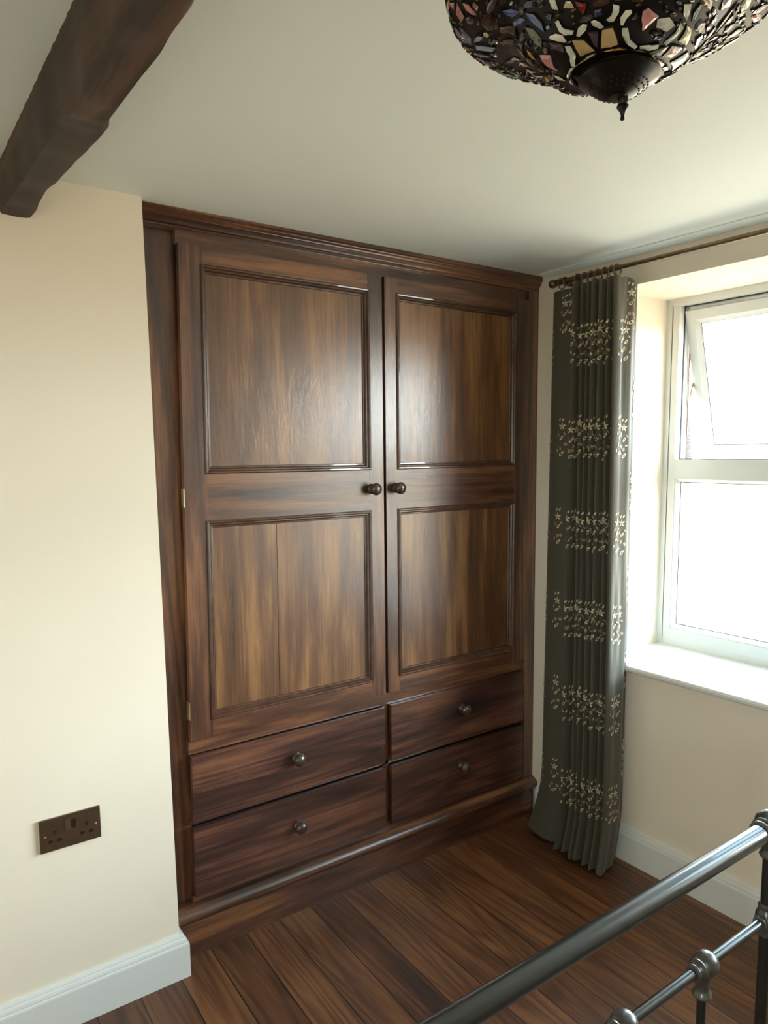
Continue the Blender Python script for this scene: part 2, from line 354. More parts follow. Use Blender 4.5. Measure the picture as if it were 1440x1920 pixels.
for k, (y0, y1) in enumerate(bays):
    a = .053 if y1 == OY1 else .035; c = .053 if y0 == OY0 else .035
    g0, g1 = y0+c, y1-a
    # fixed lower light: sloping bead, gasket and pane
    b1 = bmesh.new(); frame_yz(b1, g0-.002, g1+.002, .804, 1.394, [(0, FX+.004), (.006, FX+.004), (.018, FX+.020), (.018, FX+.03), (0, FX+.03)])
    build('glazing_bead', b1, M['upvc'], window)
    b1 = bmesh.new(); frame_yz(b1, g0+.0155, g1-.0155, .8215, 1.3765, [(0, FX+.0215), (.003, FX+.0215), (.003, FX+.0225), (0, FX+.0225)])
    build('gasket', b1, M['gasket'], window)
    build('pane', bx(FX+.024, FX+.028, g0+.012, g1-.012, .818, 1.380), M['glass'], window)
    # top sash
    ang = HA if k == 0 else 0.
    R_ = Matrix.Rotation(-ang, 3, 'Y')
    def hinge(co, R_=R_):
        p = co-Vector((HX, 0, HZ)); return R_ @ p+Vector((HX, 0, HZ))
    s0, s1, zb, zt = g0+.004, g1-.004, 1.447, 2.018
    if k: zb = 1.464
    x0 = FX+.022
    b1 = bmesh.new(); frame_yz(b1, s0, s1, zb, zt, [(0, x0+.004), (.003, x0), (.036, x0), (.040, x0+.003), (.054, x0+.012), (.054, x0+.05), (0, x0+.05)])
    sash = build('sash', b1, M['upvc'], window, warp=hinge)
    b1 = bmesh.new(); frame_yz(b1, s0+.0525, s1-.0525, zb+.0525, zt-.0525, [(0, x0+.013), (.0035, x0+.013), (.0035, x0+.015), (0, x0+.015)])
    build('gasket', b1, M['gasket'], sash, warp=hinge)
    build('pane', bx(x0+.018, x0+.022, s0+.05, s1-.05, zb+.05, zt-.05), M['glass'], sash, warp=hinge)
    if k == 0:   # dark rubber seal round the rebate and the metal stay that holds the sash out
        b1 = bmesh.new(); frame_yz(b1, g0-.001, g1+.001, 1.460, 2.0315, [(0, FX+.03), (.004, FX+.03), (.004, FX+.036), (0, FX+.036)])
        build('gasket', b1, M['gasket'], window)
        b1 = bmesh.new(); tube(b1, [(1.925, g1-.006, 1.66), (1.965, g1-.008, 1.78), (1.975, g1-.010, 1.80)], .004, 8); tube(b1, [(1.925, g1-.006, 1.55), (1.925, g1-.006, 1.98)], .003, 8)
        build('stay', b1, M['screw'], window)
# board sill with rounded nose
bm = bmesh.new(); run_y(bm, OY0-.03, OY1+.015, [(XW-.036, .719), (XW-.040, .724), (XW-.041, .732), (XW-.037, .739), (XW-.03, .741), (FX+.02, .738), (FX+.02, .715), (XW-.03, .7155)])
sill = struct('window_sill', bm, M['skirt']); sill['label'] = 'deep white painted window board'

# unseen window added in the side wall to give fill light
w2 = bmesh.new(); frame_yz(w2, -3.0, -2.3, 1.2, 1.95, [(0, -1.93), (.055, -1.93), (.055, -1.88), (0, -1.88)]); box(w2, -1.928, -1.882, -2.67, -2.63, 1.24, 1.91)
w2 = struct('fill_window', w2, M['upvc'], bev=.003); w2['label'] = 'unseen white plastic window added behind the photographer for fill light'
for y0, y1 in ((-2.95, -2.665), (-2.635, -2.35)): build('pane', bx(-1.907, -1.903, y0, y1, 1.25, 1.90), M['glass'], w2)

# ------------------------------------------------------------------ built-in wardrobe
def warp(co):
    if co.x < .785:
        k = .012-.0186*(2.073-co.z) if co.z > .4 else -.0191-.004*(.4-co.z)/.3
        s = max(0., 1-co.x/.785)
        return Vector((max(co.x+k*s, .0015 if co.y > .055 else co.x), co.y, co.z))
    return co
wr = thing('built_in_wardrobe', 'tall dark stained wooden built-in wardrobe with two panelled doors above four drawers', 'wardrobe', (.76, .35, 0))
def wb(name, bm, m_, parent=wr, **k): return build(name, bm, m_, parent, warp=warp, **k)
bm = bx(.004, XW-.002, .125, .60, .005, 2.145); wb('carcass', bm, M['gap'])
FY0, FY1 = .094, .126
for x0, x1, yf in ((.002, .102, .106), (1.474, XW-.001, .077)):
    bm = bx(x0, x1, yf, FY1, .10, 2.145); wb('frame_stile', bm, M['wood_z'], bev=.0015)
bm = bx(.7775, .8015, FY0-.004, FY1, .148, .616); wb('frame_stile', bm, M['wood_z'], bev=.0015)
for z0, z1, yy in ((2.071, 2.146, .088), (.612, .6545, .0865), (.392, .4045, .09), (.146, .168, .088)):
    wb('frame_rail', bx(.094, 1.472, yy, FY1, z0, z1), M['wood_x'], bev=.0015)
bm = bmesh.new()
run_x(bm, -.020, XW-.001, [(.10, 2.108), (.074, 2.108), (.0705, 2.111), (.0705, 2.114), (.074, 2.117), (.069, 2.119), (.066, 2.123), (.0665, 2.127), (.058, 2.129), (.052, 2.132), (.042, 2.140), (.036, 2.1445), (.030, 2.146), (.030, 2.163), (.10, 2.163)])
for v in bm.verts:
    if v.co.z > 2.15: v.co.z = HC(v.co.x)-.0005
    if v.co.y < .09 and v.co.x > 1: v.co.y = .077-(.077-v.co.y)*.42
wb('cornice', bm, M['wood_x'])
bm = bmesh.new(); run_x(bm, .0225, XW-.022, [(.10, 0), (.054, 0), (.054, .106), (.10, .106)]); wb('plinth', bm, M['wood_x'])
bm = bmesh.new(); run_x(bm, .001, XW-.001, [(.10, .1065), (.056, .1065), (.0495, .110), (.046, .117), (.0465, .126), (.051, .134), (.058, .139), (.061, .1405), (.066, .1445), (.075, .1475), (.10, .149)])
wb('base_moulding', bm, M['wood_x'], smooth=True)
KNOB = [(0, .0165), (.003, .0178), (.008, .0172), (.012, .0135), (.015, .0115), (.017, .0125), (.021, .0178), (.026, .0205), (.031, .0207), (.036, .0182), (.040, .0128), (.0425, .006), (.043, .0)]
def knob(x, z, parent, y):
    bm = bmesh.new(); lathe(bm, (x, y, z), (0, -1, 0), KNOB, 28); build('knob', bm, M['knob'], parent, smooth=True)
PZ = [(.715, 1.299), (1.444, 2.019)]
for side, (x0, a, b_, x1) in enumerate(((.0965, .164, .727, .7835), (.7945, .846, 1.4015, 1.4725))):
    bm = bmesh.new()
    for q0, q1 in ((x0, a), (b_, x1)): box(bm, q0, q1, D, FY0-.001, .6565, 2.0725, 0)
    for z0, z1 in ((.6567, .715), (1.299, 1.444), (2.019, 2.0723)): box(bm, a, b_, D+.0004, FY0-.001, z0, z1, 1)
    door = wb('door', bm, [M['wood_z'], M['wood_x']], bev=.0016)
    door['label'] = 'left hinged door' if side == 0 else 'right hinged door'
    for pz0, pz1 in PZ:
        bm = bmesh.new()
        if side == 0 and pz0 < 1:   # two-board panel with a fine joint line
            box(bm, a-.004, .3865, .0865, .0925, pz0-.004, pz1+.004); box(bm, .3880, b_+.004, .0865, .0925, pz0-.004, pz1+.004)
        else: box(bm, a-.004, b_+.004, .0865, .0925, pz0-.004, pz1+.004)
        wb('panel', bm, M['panel'], door, bev=.0004)
        bm = bmesh.new(); frame_prof(bm, a, b_, pz0, pz1, [(-.0055, .0745), (-.005, .0705), (-.002, .0685), (.002, .069), (.0045, .0725), (.0055, .0755), (.0085, .0755), (.0115, .079), (.0125, .083), (.0165, .0835), (.018, .0866)])
        wb('panel_moulding', bm, M['moulding'], door)
    knob(.733 if side == 0 else .834, 1.376, door, D)
    hx = x0-.002 if side == 0 else x1+.002
    for hz in (1.372, .7475, 1.93):
        if side == 0 and hz > 1.9: continue
        if side: continue
        bm = bmesh.new(); box(bm, hx-.0012, hx+.0012, .0755, .0925, hz-.026, hz+.026); lathe(bm, (hx, .0745, hz-.026), (0, 0, 1), [(0, .002), (.052, .002)], 8)
        wb('hinge', bm, M['brass'], door)
for x0, x1, z0, z1, kx, kz in ((.097, .7765, .4065, .6085, .4238, .5198), (.097, .7765, .171, .387, .4235, .29), (.8035, 1.464, .4075, .6105, 1.1287, .5295), (.8035, 1.464, .165, .386, 1.1268, .3037)):
    bm = bmesh.new(); box(bm, x0, x1, .070, .0875, z0, z1)
    for v in bm.verts: pass
    o = wb('drawer', bm, M['drawer'], bev=.0055)
    knob(kx, kz, o, .070)

# ------------------------------------------------------------------ ceiling beam
bb = [(.0, 2.050, -.270), (-.06, 2.051, -.268), (-.14, 2.046, -.276), (-.21, 2.048, -.277), (-.33, 2.040, -.273), (-.43, 2.038, -.270), (-.53, 2.032, -.268), (-.61, 2.030, -.265), (-.66, 2.024, -.275), (-.72, 2.016, -.280), (-.80, 2.008, -.285), (-.87, 2.012, -.282), (-.94, 2.018, -.276), (-1.02, 2.013, -.283), (-1.12, 2.010, -.289), (-1.3, 2.02, -.28), (-1.6, 2.03, -.27), (-2.0, 2.02, -.275), (-2.5, 2.03, -.27), (-3.1, 2.02, -.275), (-3.8, 2.03, -.27)]
bm = bmesh.new(); rings = []; rng = random.Random(4)
ys = []
for i in range(len(bb)-1):
    n = 6
    for j in range(n): ys.append((i, j/n))
ys.append((len(bb)-2, 1.))
for i, f_ in ys:
    p, q = bb[i], bb[i+1]; s = f_*f_*(3-2*f_)
    y = p[0]+(q[0]-p[0])*f_; zb = p[1]+(q[1]-p[1])*s; xr = p[2]+(q[2]-p[2])*s
    wv = .003*math.sin(y*17)+.002*math.sin(y*41+1); h = HC(-.3)+.003
    j = lambda a: rng.uniform(-a, a)
    rings.append([Vector((-.337+j(.0008), y, h)), Vector((-.339+wv*.5, y, (h+zb)/2+.01)), Vector((-.336+wv+j(.001), y, zb+.022)), Vector((-.3345+wv*.6, y, zb+.006)),
                  Vector((-.331+wv*.4, y, zb+.001)), Vector(((-.331+xr)/2, y, zb-.001+j(.0008))), Vector((xr-.008, y, zb)), Vector((xr, y, zb+.003)), Vector((xr+.008+wv, y, zb+.02)), Vector((xr+.018, y, (zb+h)/2+.015)), Vector((xr+.02, y, h))])
loft(bm, rings)
beam = build('ceiling_beam', bm, M['beam'], smooth=True)
tag(beam, 'rough dark timber beam with a waney edge crossing the ceiling at upper left', 'beam')

# ------------------------------------------------------------------ socket
SX, SZ = -.3424, .4927
so = thing('wall_socket', 'antique brass double plug socket on the cream wall above the skirting', 'plug socket', (SX+.073, 0, SZ+.043))
build('back_box', bx(SX+.002, SX+.144, -.003, -.0002, SZ+.002, SZ+.084), M['skirt'], so)
build('face_plate', bx(SX, SX+.146, -.0085, -.003, SZ, SZ+.086), M['plate'], so, bev=.0022)
def so_hole(cx, cz, w_, h_):
    b1 = bmesh.new(); n = 20; pr = []
    for k in range(n):
        a_ = 2*PI*k/n; e = .55; pr.append((cx+w_/2*math.copysign(abs(math.cos(a_))**e, math.cos(a_)), cz+h_/2*math.copysign(abs(math.sin(a_))**e, math.sin(a_))))
    loft(b1, [[Vector((SX+px, y, SZ+pz)) for px, pz in pr] for y in (-.0084, -.0092)])
    return b1
for cx in (.0353, .1120):
    for dx, dz, w_, h_ in ((0, .0490, .0085, .0115), (-.0115, .0262, .0120, .0095), (.0105, .0256, .0120, .0095)):
        build('hole_rim', so_hole(cx+dx, dz, w_+.0014, h_+.0014), M['screw'], so)
        b1 = so_hole(cx+dx, dz, w_, h_)
        for v in b1.verts: v.co.y -= .0003
        build('pin_hole', b1, M['hole'], so)
for k, cx in enumerate((.0670, .0810)):
    build('switch_surround', bx(SX+cx-.0064, SX+cx+.0064, -.0089, -.0084, SZ+.0455, SZ+.0735), M['screw'], so, bev=.0002)
    b1 = bx(SX+cx-.0054, SX+cx+.0054, -.0120, -.0086, SZ+.0470, SZ+.0720)
    for v in b1.verts:
        if v.co.y < -.011: v.co.y += (.0016 if (v.co.z > SZ+.06) == (k == 0) else 0)
    build('rocker_switch', b1, M['rocker_glint'] if k == 0 else M['hole'], so, bev=.0005)  # left switch coloured pale for its reflection, right one left dark
for cx in (.0128, .1336):
    b1 = bmesh.new(); lathe(b1, (SX+cx, -.0084, SZ+.0405), (0, -1, 0), [(0, .0034), (.001, .0032), (.0016, .002), (.0017, 0)], 16)
    build('screw', b1, M['screw'], so, smooth=True)

# ------------------------------------------------------------------ curtain pole, rings
PX, PZ_ = XW-.08, 2.104
po = thing('curtain_pole', 'long antique pewter curtain pole with a ball end running above the window', 'curtain pole', (XW, -.126, PZ_))
bm = bmesh.new(); tube(bm, [(PX, -.082, PZ_), (PX, -.366, PZ_)], .0095, 18); tube(bm, [(PX, -.36, PZ_), (PX, -2.55, PZ_)], .0078, 18)
build('rod', bm, M['pole'], po, smooth=True)
for s, y0 in ((1, -.085), (-1, -2.545)):
    bm = bmesh.new(); lathe(bm, (PX, y0, PZ_), (0, s, 0), [(-.012, .0095), (-.011, .0125), (-.004, .0125), (-.003, .010), (.000, .009), (.003, .0095), (.006, .0125), (.012, .0152), (.018, .016), (.025, .0148), (.030, .0115), (.034, .004), (.0345, 0)], 24)
    build('finial', bm, M['pole'], po, smooth=True)
for y0 in (-.126, -2.49):
    bm = bmesh.new(); torus(bm, (PX, y0, PZ_), (0, 1, 0), .0118, .0036); tube(bm, [(PX+.012, y0, PZ_), (PX+.04, y0, PZ_-.006), (XW-.004, y0, PZ_-.008)], .005, 12)
    lathe(bm, (XW-.0005, y0, PZ_-.008), (-1, 0, 0), [(0, .022), (.004, .022), (.008, .012), (.012, .007)], 24)
    tube(bm, [(PX, y0, PZ_-.012), (PX-.004, y0-.03, PZ_-.022), (PX-.004, y0-.06, PZ_-.03)], .0035, 8)
    build('bracket', bm, M['pole'], po, smooth=True)
ORD = ['first', 'second', 'third', 'fourth', 'fifth', 'sixth', 'seventh', 'eighth', 'ninth']
for k, y0 in enumerate((-.108, -.186, -.214, -.243, -.272, -.301, -.330, -.352)):
    bm = bmesh.new(); torus(bm, (PX, y0, PZ_-.0065), (.12*math.sin(k*2.1), 1, .05), .0185, .0022, 28, 8)
    r_ = build('curtain_ring', bm, M['pole'], smooth=True)
    ORG[r_.name] = Vector()
    tag(r_, 'small metal curtain ring on the pole, %s counted from its ball end' % ORD[k], 'curtain ring', 'curtain rings on the pole')
    bm = bmesh.new(); torus(bm, (PX, y0, PZ_-.029), (1, 0, 0), .0042, .0013, 14, 6); tube(bm, [(PX, y0, PZ_-.033), (PX-.002, y0, PZ_-.040), (PX-.004, y0+.004, PZ_-.048)], .0012, 6)
    build('eyelet', bm, M['pole'], r_, smooth=True)

# ------------------------------------------------------------------ curtain
NF = 6
def plan(z):
    """plan outline of the hanging cloth at height z: list of (x, y)"""
    s = (2.06-z)/2.06           # 0 top .. 1 floor
    kick = -.034*max(0, (s-.90)/.10)**1.3
    lo = .022*s+.03*max(0, (s-.86)/.14)**1.5                 # left edge drifts towards the wardrobe lower down
    P = [(1.500, -.095+lo), (1.462, -.076+lo), (1.425, -.094+lo*1.2), (1.409, -.118+lo), (1.404, -.146+lo*.8), (1.407, -.176+lo*.7), (1.420, -.200+lo*.6), (1.430, -.214+lo*.5)]
    ya, yb = -.222+lo*.4, -.388-.012*s
    for k in range(NF):
        c0 = ya+(yb-ya)*k/NF; wd = (yb-ya)/NF; am = .0125+.004*math.sin(k*1.9+2)+.004*s*math.sin(k*2.7+s*2.)
        jt = .006*s*math.sin(k*3.1+s*4)
        P += [(1.386-am+.004*math.sin(k*1.3), c0+wd*.28+jt), (1.384-am*.9, c0+wd*.5+jt), (1.391+am, c0+wd*.80+jt), (1.393+am, c0+wd*.95+jt)]
    w2 = .004*math.sin(z*5)+.003*math.sin(z*11+1)
    P += [(1.375, -.396-.010*s), (1.366, -.405-.014*s), (1.374, -.414-.012*s), (1.392, -.416-.010*s-w2*.4), (1.410, -.411-.012*s+w2*.5), (1.428, -.413-.008*s-w2*.4), (1.445, -.419-w2*.3), (1.462, -.414+w2*.5),
          (1.480, -.402+.004*s), (1.497, -.398+.004*s), (1.506, -.392+.003*s)]
    return [Vector((x+kick*(1.1 if y < -.17 else 1.3), y, z)) for x, y in P]
def crom(P, t_):
    n = len(P)-1; t_ = min(max(t_, 0), .99999)*n; i = int(t_); f_ = t_-i
    a, b_, c_, d_ = P[max(i-1, 0)], P[i], P[i+1], P[min(i+2, n)]
    return .5*((2*b_)+(c_-a)*f_+(2*a-5*b_+4*c_-d_)*f_*f_+(3*b_-a-3*c_+d_)*f_**3)
def ztop(t_):   # the heading is level over the pleats and sags over the loose flap at the left
    if t_ < .19: return 2.072-.010*math.sin(PI*t_/.19)
    if t_ > .80: return 2.062-.012*(t_-.8)/.2-.004*math.sin((t_-.8)*60)
    return 2.064+.003*math.sin(t_*90)
def Sf(t_, z):
    return crom(plan(z), t_)
NU, NZ = 300, 70
bm = bmesh.new(); grid = []
zb_ = lambda t_: .012+.010*abs(math.sin(t_*23))
for j in range(NZ+1):
    row = []
    for i in range(NU+1):
        t_ = i/NU; zt = ztop(t_); z = zt+(zb_(t_)-zt)*(j/NZ)
        row.append(bm.verts.new(Sf(t_, z)))
    grid.append(row)
for j in range(NZ):
    for i in range(NU):
        f = bm.faces.new((grid[j][i], grid[j][i+1], grid[j+1][i+1], grid[j+1][i])); f.smooth = True
# arc-length table at mid height, to place the embroidery
TB = [0.]; pv = Sf(0, 1.2)
for i in range(1, 601):
    q = Sf(i/600, 1.2); TB.append(TB[-1]+(q-pv).length); pv = q
LEN = TB[-1]
def t_of(sl):
    sl = min(max(sl, 0), LEN); lo, hi = 0, 600
    while hi-lo > 1:
        md = (lo+hi)//2
        if TB[md] <= sl: lo = md
        else: hi = md
    return (lo+(sl-TB[lo])/max(1e-9, TB[hi]-TB[lo]))/600
def on_cloth(sl, z):
    t_ = t_of(sl); p = Sf(t_, z); a = Sf(min(t_+.002, .999), z)-Sf(max(t_-.002, 0), z); b_ = Sf(t_, z+.01)-Sf(t_, z-.01)
    n = a.cross(b_).normalized()
    return p, n
def petal(sl, z, ln, wd, ang, mi, lift=.0017, hollow=False):
    n = 9; pts = []
    for k in range(n):
        a = 2*PI*k/n; x = math.cos(a)*ln/2; y = math.sin(a)*wd/2*(1-.35*math.cos(a))
        pts.append((sl+x*math.cos(ang)-y*math.sin(ang), z+x*math.sin(ang)+y*math.cos(ang)))
    def P3(q):
        p, nn = on_cloth(*q); return p-nn*lift*SG
    if hollow:
        inn = [(sl+(a-sl)*.5, z+(b_-z)*.5) for a, b_ in pts]
        A = [bm.verts.new(P3(q)) for q in pts]; B = [bm.verts.new(P3(q)) for q in inn]
        for k in range(n): f = bm.faces.new((A[k], A[(k+1) % n], B[(k+1) % n], B[k])); f.material_index = mi
    else:
        c_ = bm.verts.new(P3((sl, z))); A = [bm.verts.new(P3(q)) for q in pts]
        for k in range(n): f = bm.faces.new((A[k], A[(k+1) % n], c_)); f.material_index = mi
# outward side of the cloth
p_, n_ = on_cloth(t_of(0)*0+LEN*.5, 1.2); SG = -1. if n_.x < 0 else 1.
rng = random.Random(11)
def cluster(sl, zc, dense=1.):
    zc += rng.uniform(-.007, .007); sl += rng.uniform(-.004, .004)
    j = lambda a: rng.uniform(-a, a)
    dx = j(.004)
    petal(sl-.006+dx, zc+.068+j(.003), .013, .0058, 1.2+j(.3), 1); petal(sl+.007+dx, zc+.069+j(.003), .013, .0058, 2.0+j(.3)-1.0, 2)
    fx, fz = sl+.001+dx+j(.003), zc+.042+j(.004)
    for k in range(5): petal(fx+.0085*math.cos(k*1.257+.3), fz+.0085*math.sin(k*1.257+.3), .0125, .0055, k*1.257+.3, 1 if k % 2 else 2)
    petal(fx, fz, .005, .005, 0, 3)
    petal(sl+.013+dx, zc+.018+j(.004), .012, .005, 2.3+j(.4), 1)
    petal(sl-.012+dx, zc+.016+j(.004), .015, .0065, 1.3+j(.3), 4)
    petal(sl+.002+dx, zc+.006+j(.003), .020, .0085, .75+j(.25), 2, hollow=True)
    for ox, oz in ((-.004+j(.004), -.026+j(.008)), (.013+j(.004), -.024+j(.009))):
        if rng.random() < .25: petal(sl+ox, zc+oz, .013, .006, rng.uniform(0, 3), 1); continue
        for k in range(5): petal(sl+ox+dx+.0042*math.cos(k*1.257), zc+oz+.0042*math.sin(k*1.257), .0078, .0048, k*1.257, 3 if (k+int(ox > 0)) % 2 else 4)
    petal(sl+.002+dx, zc-.052+j(.003), .024, .010, .65+j(.15), 2, hollow=True)
    if dense > .5: petal(sl-.016+dx, zc-.040+j(.003), .012, .005, 1.8+j(.4), 1)
bands = [1.853, 1.537, 1.215, .898, .580, .255]
half = [1.995, 1.695, 1.376, 1.056, .739, .418]
# sleeve coordinates of the fold crests
nP = len(plan(1.2))-1
crest = [TB[int(600*(8+4*k+.5)/nP)] for k in range(NF)]
for b_ in bands:
    for c_ in crest:
        cluster(c_+rng.uniform(-.004, .004), b_+rng.uniform(-.006, .006))
        cluster(c_+.028+rng.uniform(-.004, .004), b_-.006+rng.uniform(-.006, .006), .4)
    cluster(TB[int(600*(8+4*NF+3.2)/nP)], b_); cluster(TB[int(600*(8+4*NF+4.8)/nP)], b_-.004)
    cluster(TB[int(600*2.3/nP)], b_+.01); cluster(TB[int(600*6.2/nP)], b_)
    if b_ < 1.8: cluster(TB[int(600*4.6/nP)], b_+.004)
for b_ in half:
    if b_ > 1.9: cluster(TB[int(600*4.5/nP)], b_-.02); cluster(TB[int(600*5.4/nP)], b_-.015)
    cluster(TB[int(600*(nP-(4.6 if b_ > 1.9 else 1.6))/nP)], b_-.02); cluster(TB[int(600*(nP-(3. if b_ > 1.9 else .8))/nP)], b_-.03)
for f in bm.faces: f.smooth = f.smooth
me = bpy.data.meshes.new('curtain'); bm.to_mesh(me); bm.free()
for k in ('cloth', 'thread_pale', 'thread_cream', 'thread_gold', 'thread_rose'): me.materials.append(M[k])
cu = bpy.data.objects.new('curtain', me); COL.objects.link(cu)
tag(cu, 'dark green pleated curtain embroidered with rows of pale flowers hanging beside the window', 'curtain')

# ------------------------------------------------------------------ stained glass ceiling lamp
LC = Vector((.0621, -1.4117, 0))
PZL = [1.905, 1.9111, 1.9241, 1.9576, 1.9801, 2.0468, 2.1082]; PRL = [0, .0444, .0816, .118, .1762, .1892, .2023]
def lp(s):   # profile parameter 1..6 -> (z, r) smooth
    s = min(max(s, 0.), 5.999); i = int(s); f_ = s-i
    def cr(A):
        a, b_, c_, d_ = A[max(i-1, 0)], A[i], A[min(i+1, 6)], A[min(i+2, 6)]
        m1, m2 = (c_-a)/2*.6, (d_-b_)/2*.6; f2, f3 = f_*f_, f_**3
        return (2*f3-3*f2+1)*b_+(f3-2*f2+f_)*m1+(-2*f3+3*f2)*c_+(f3-f2)*m2
    return cr(PZL), cr(PRL)
def lpt(th, s, off=0.):
    z, r = lp(s); z2, r2 = lp(s+.02); z1, r1 = lp(s-.02)
    n = Vector((z2-z1, -(r2-r1))).normalized()   # (radial, vertical) outward/down
    rr = r+n.x*off; zz = z+n.y*off
    return Vector((LC.x+rr*math.cos(th), LC.y+rr*math.sin(th), zz))
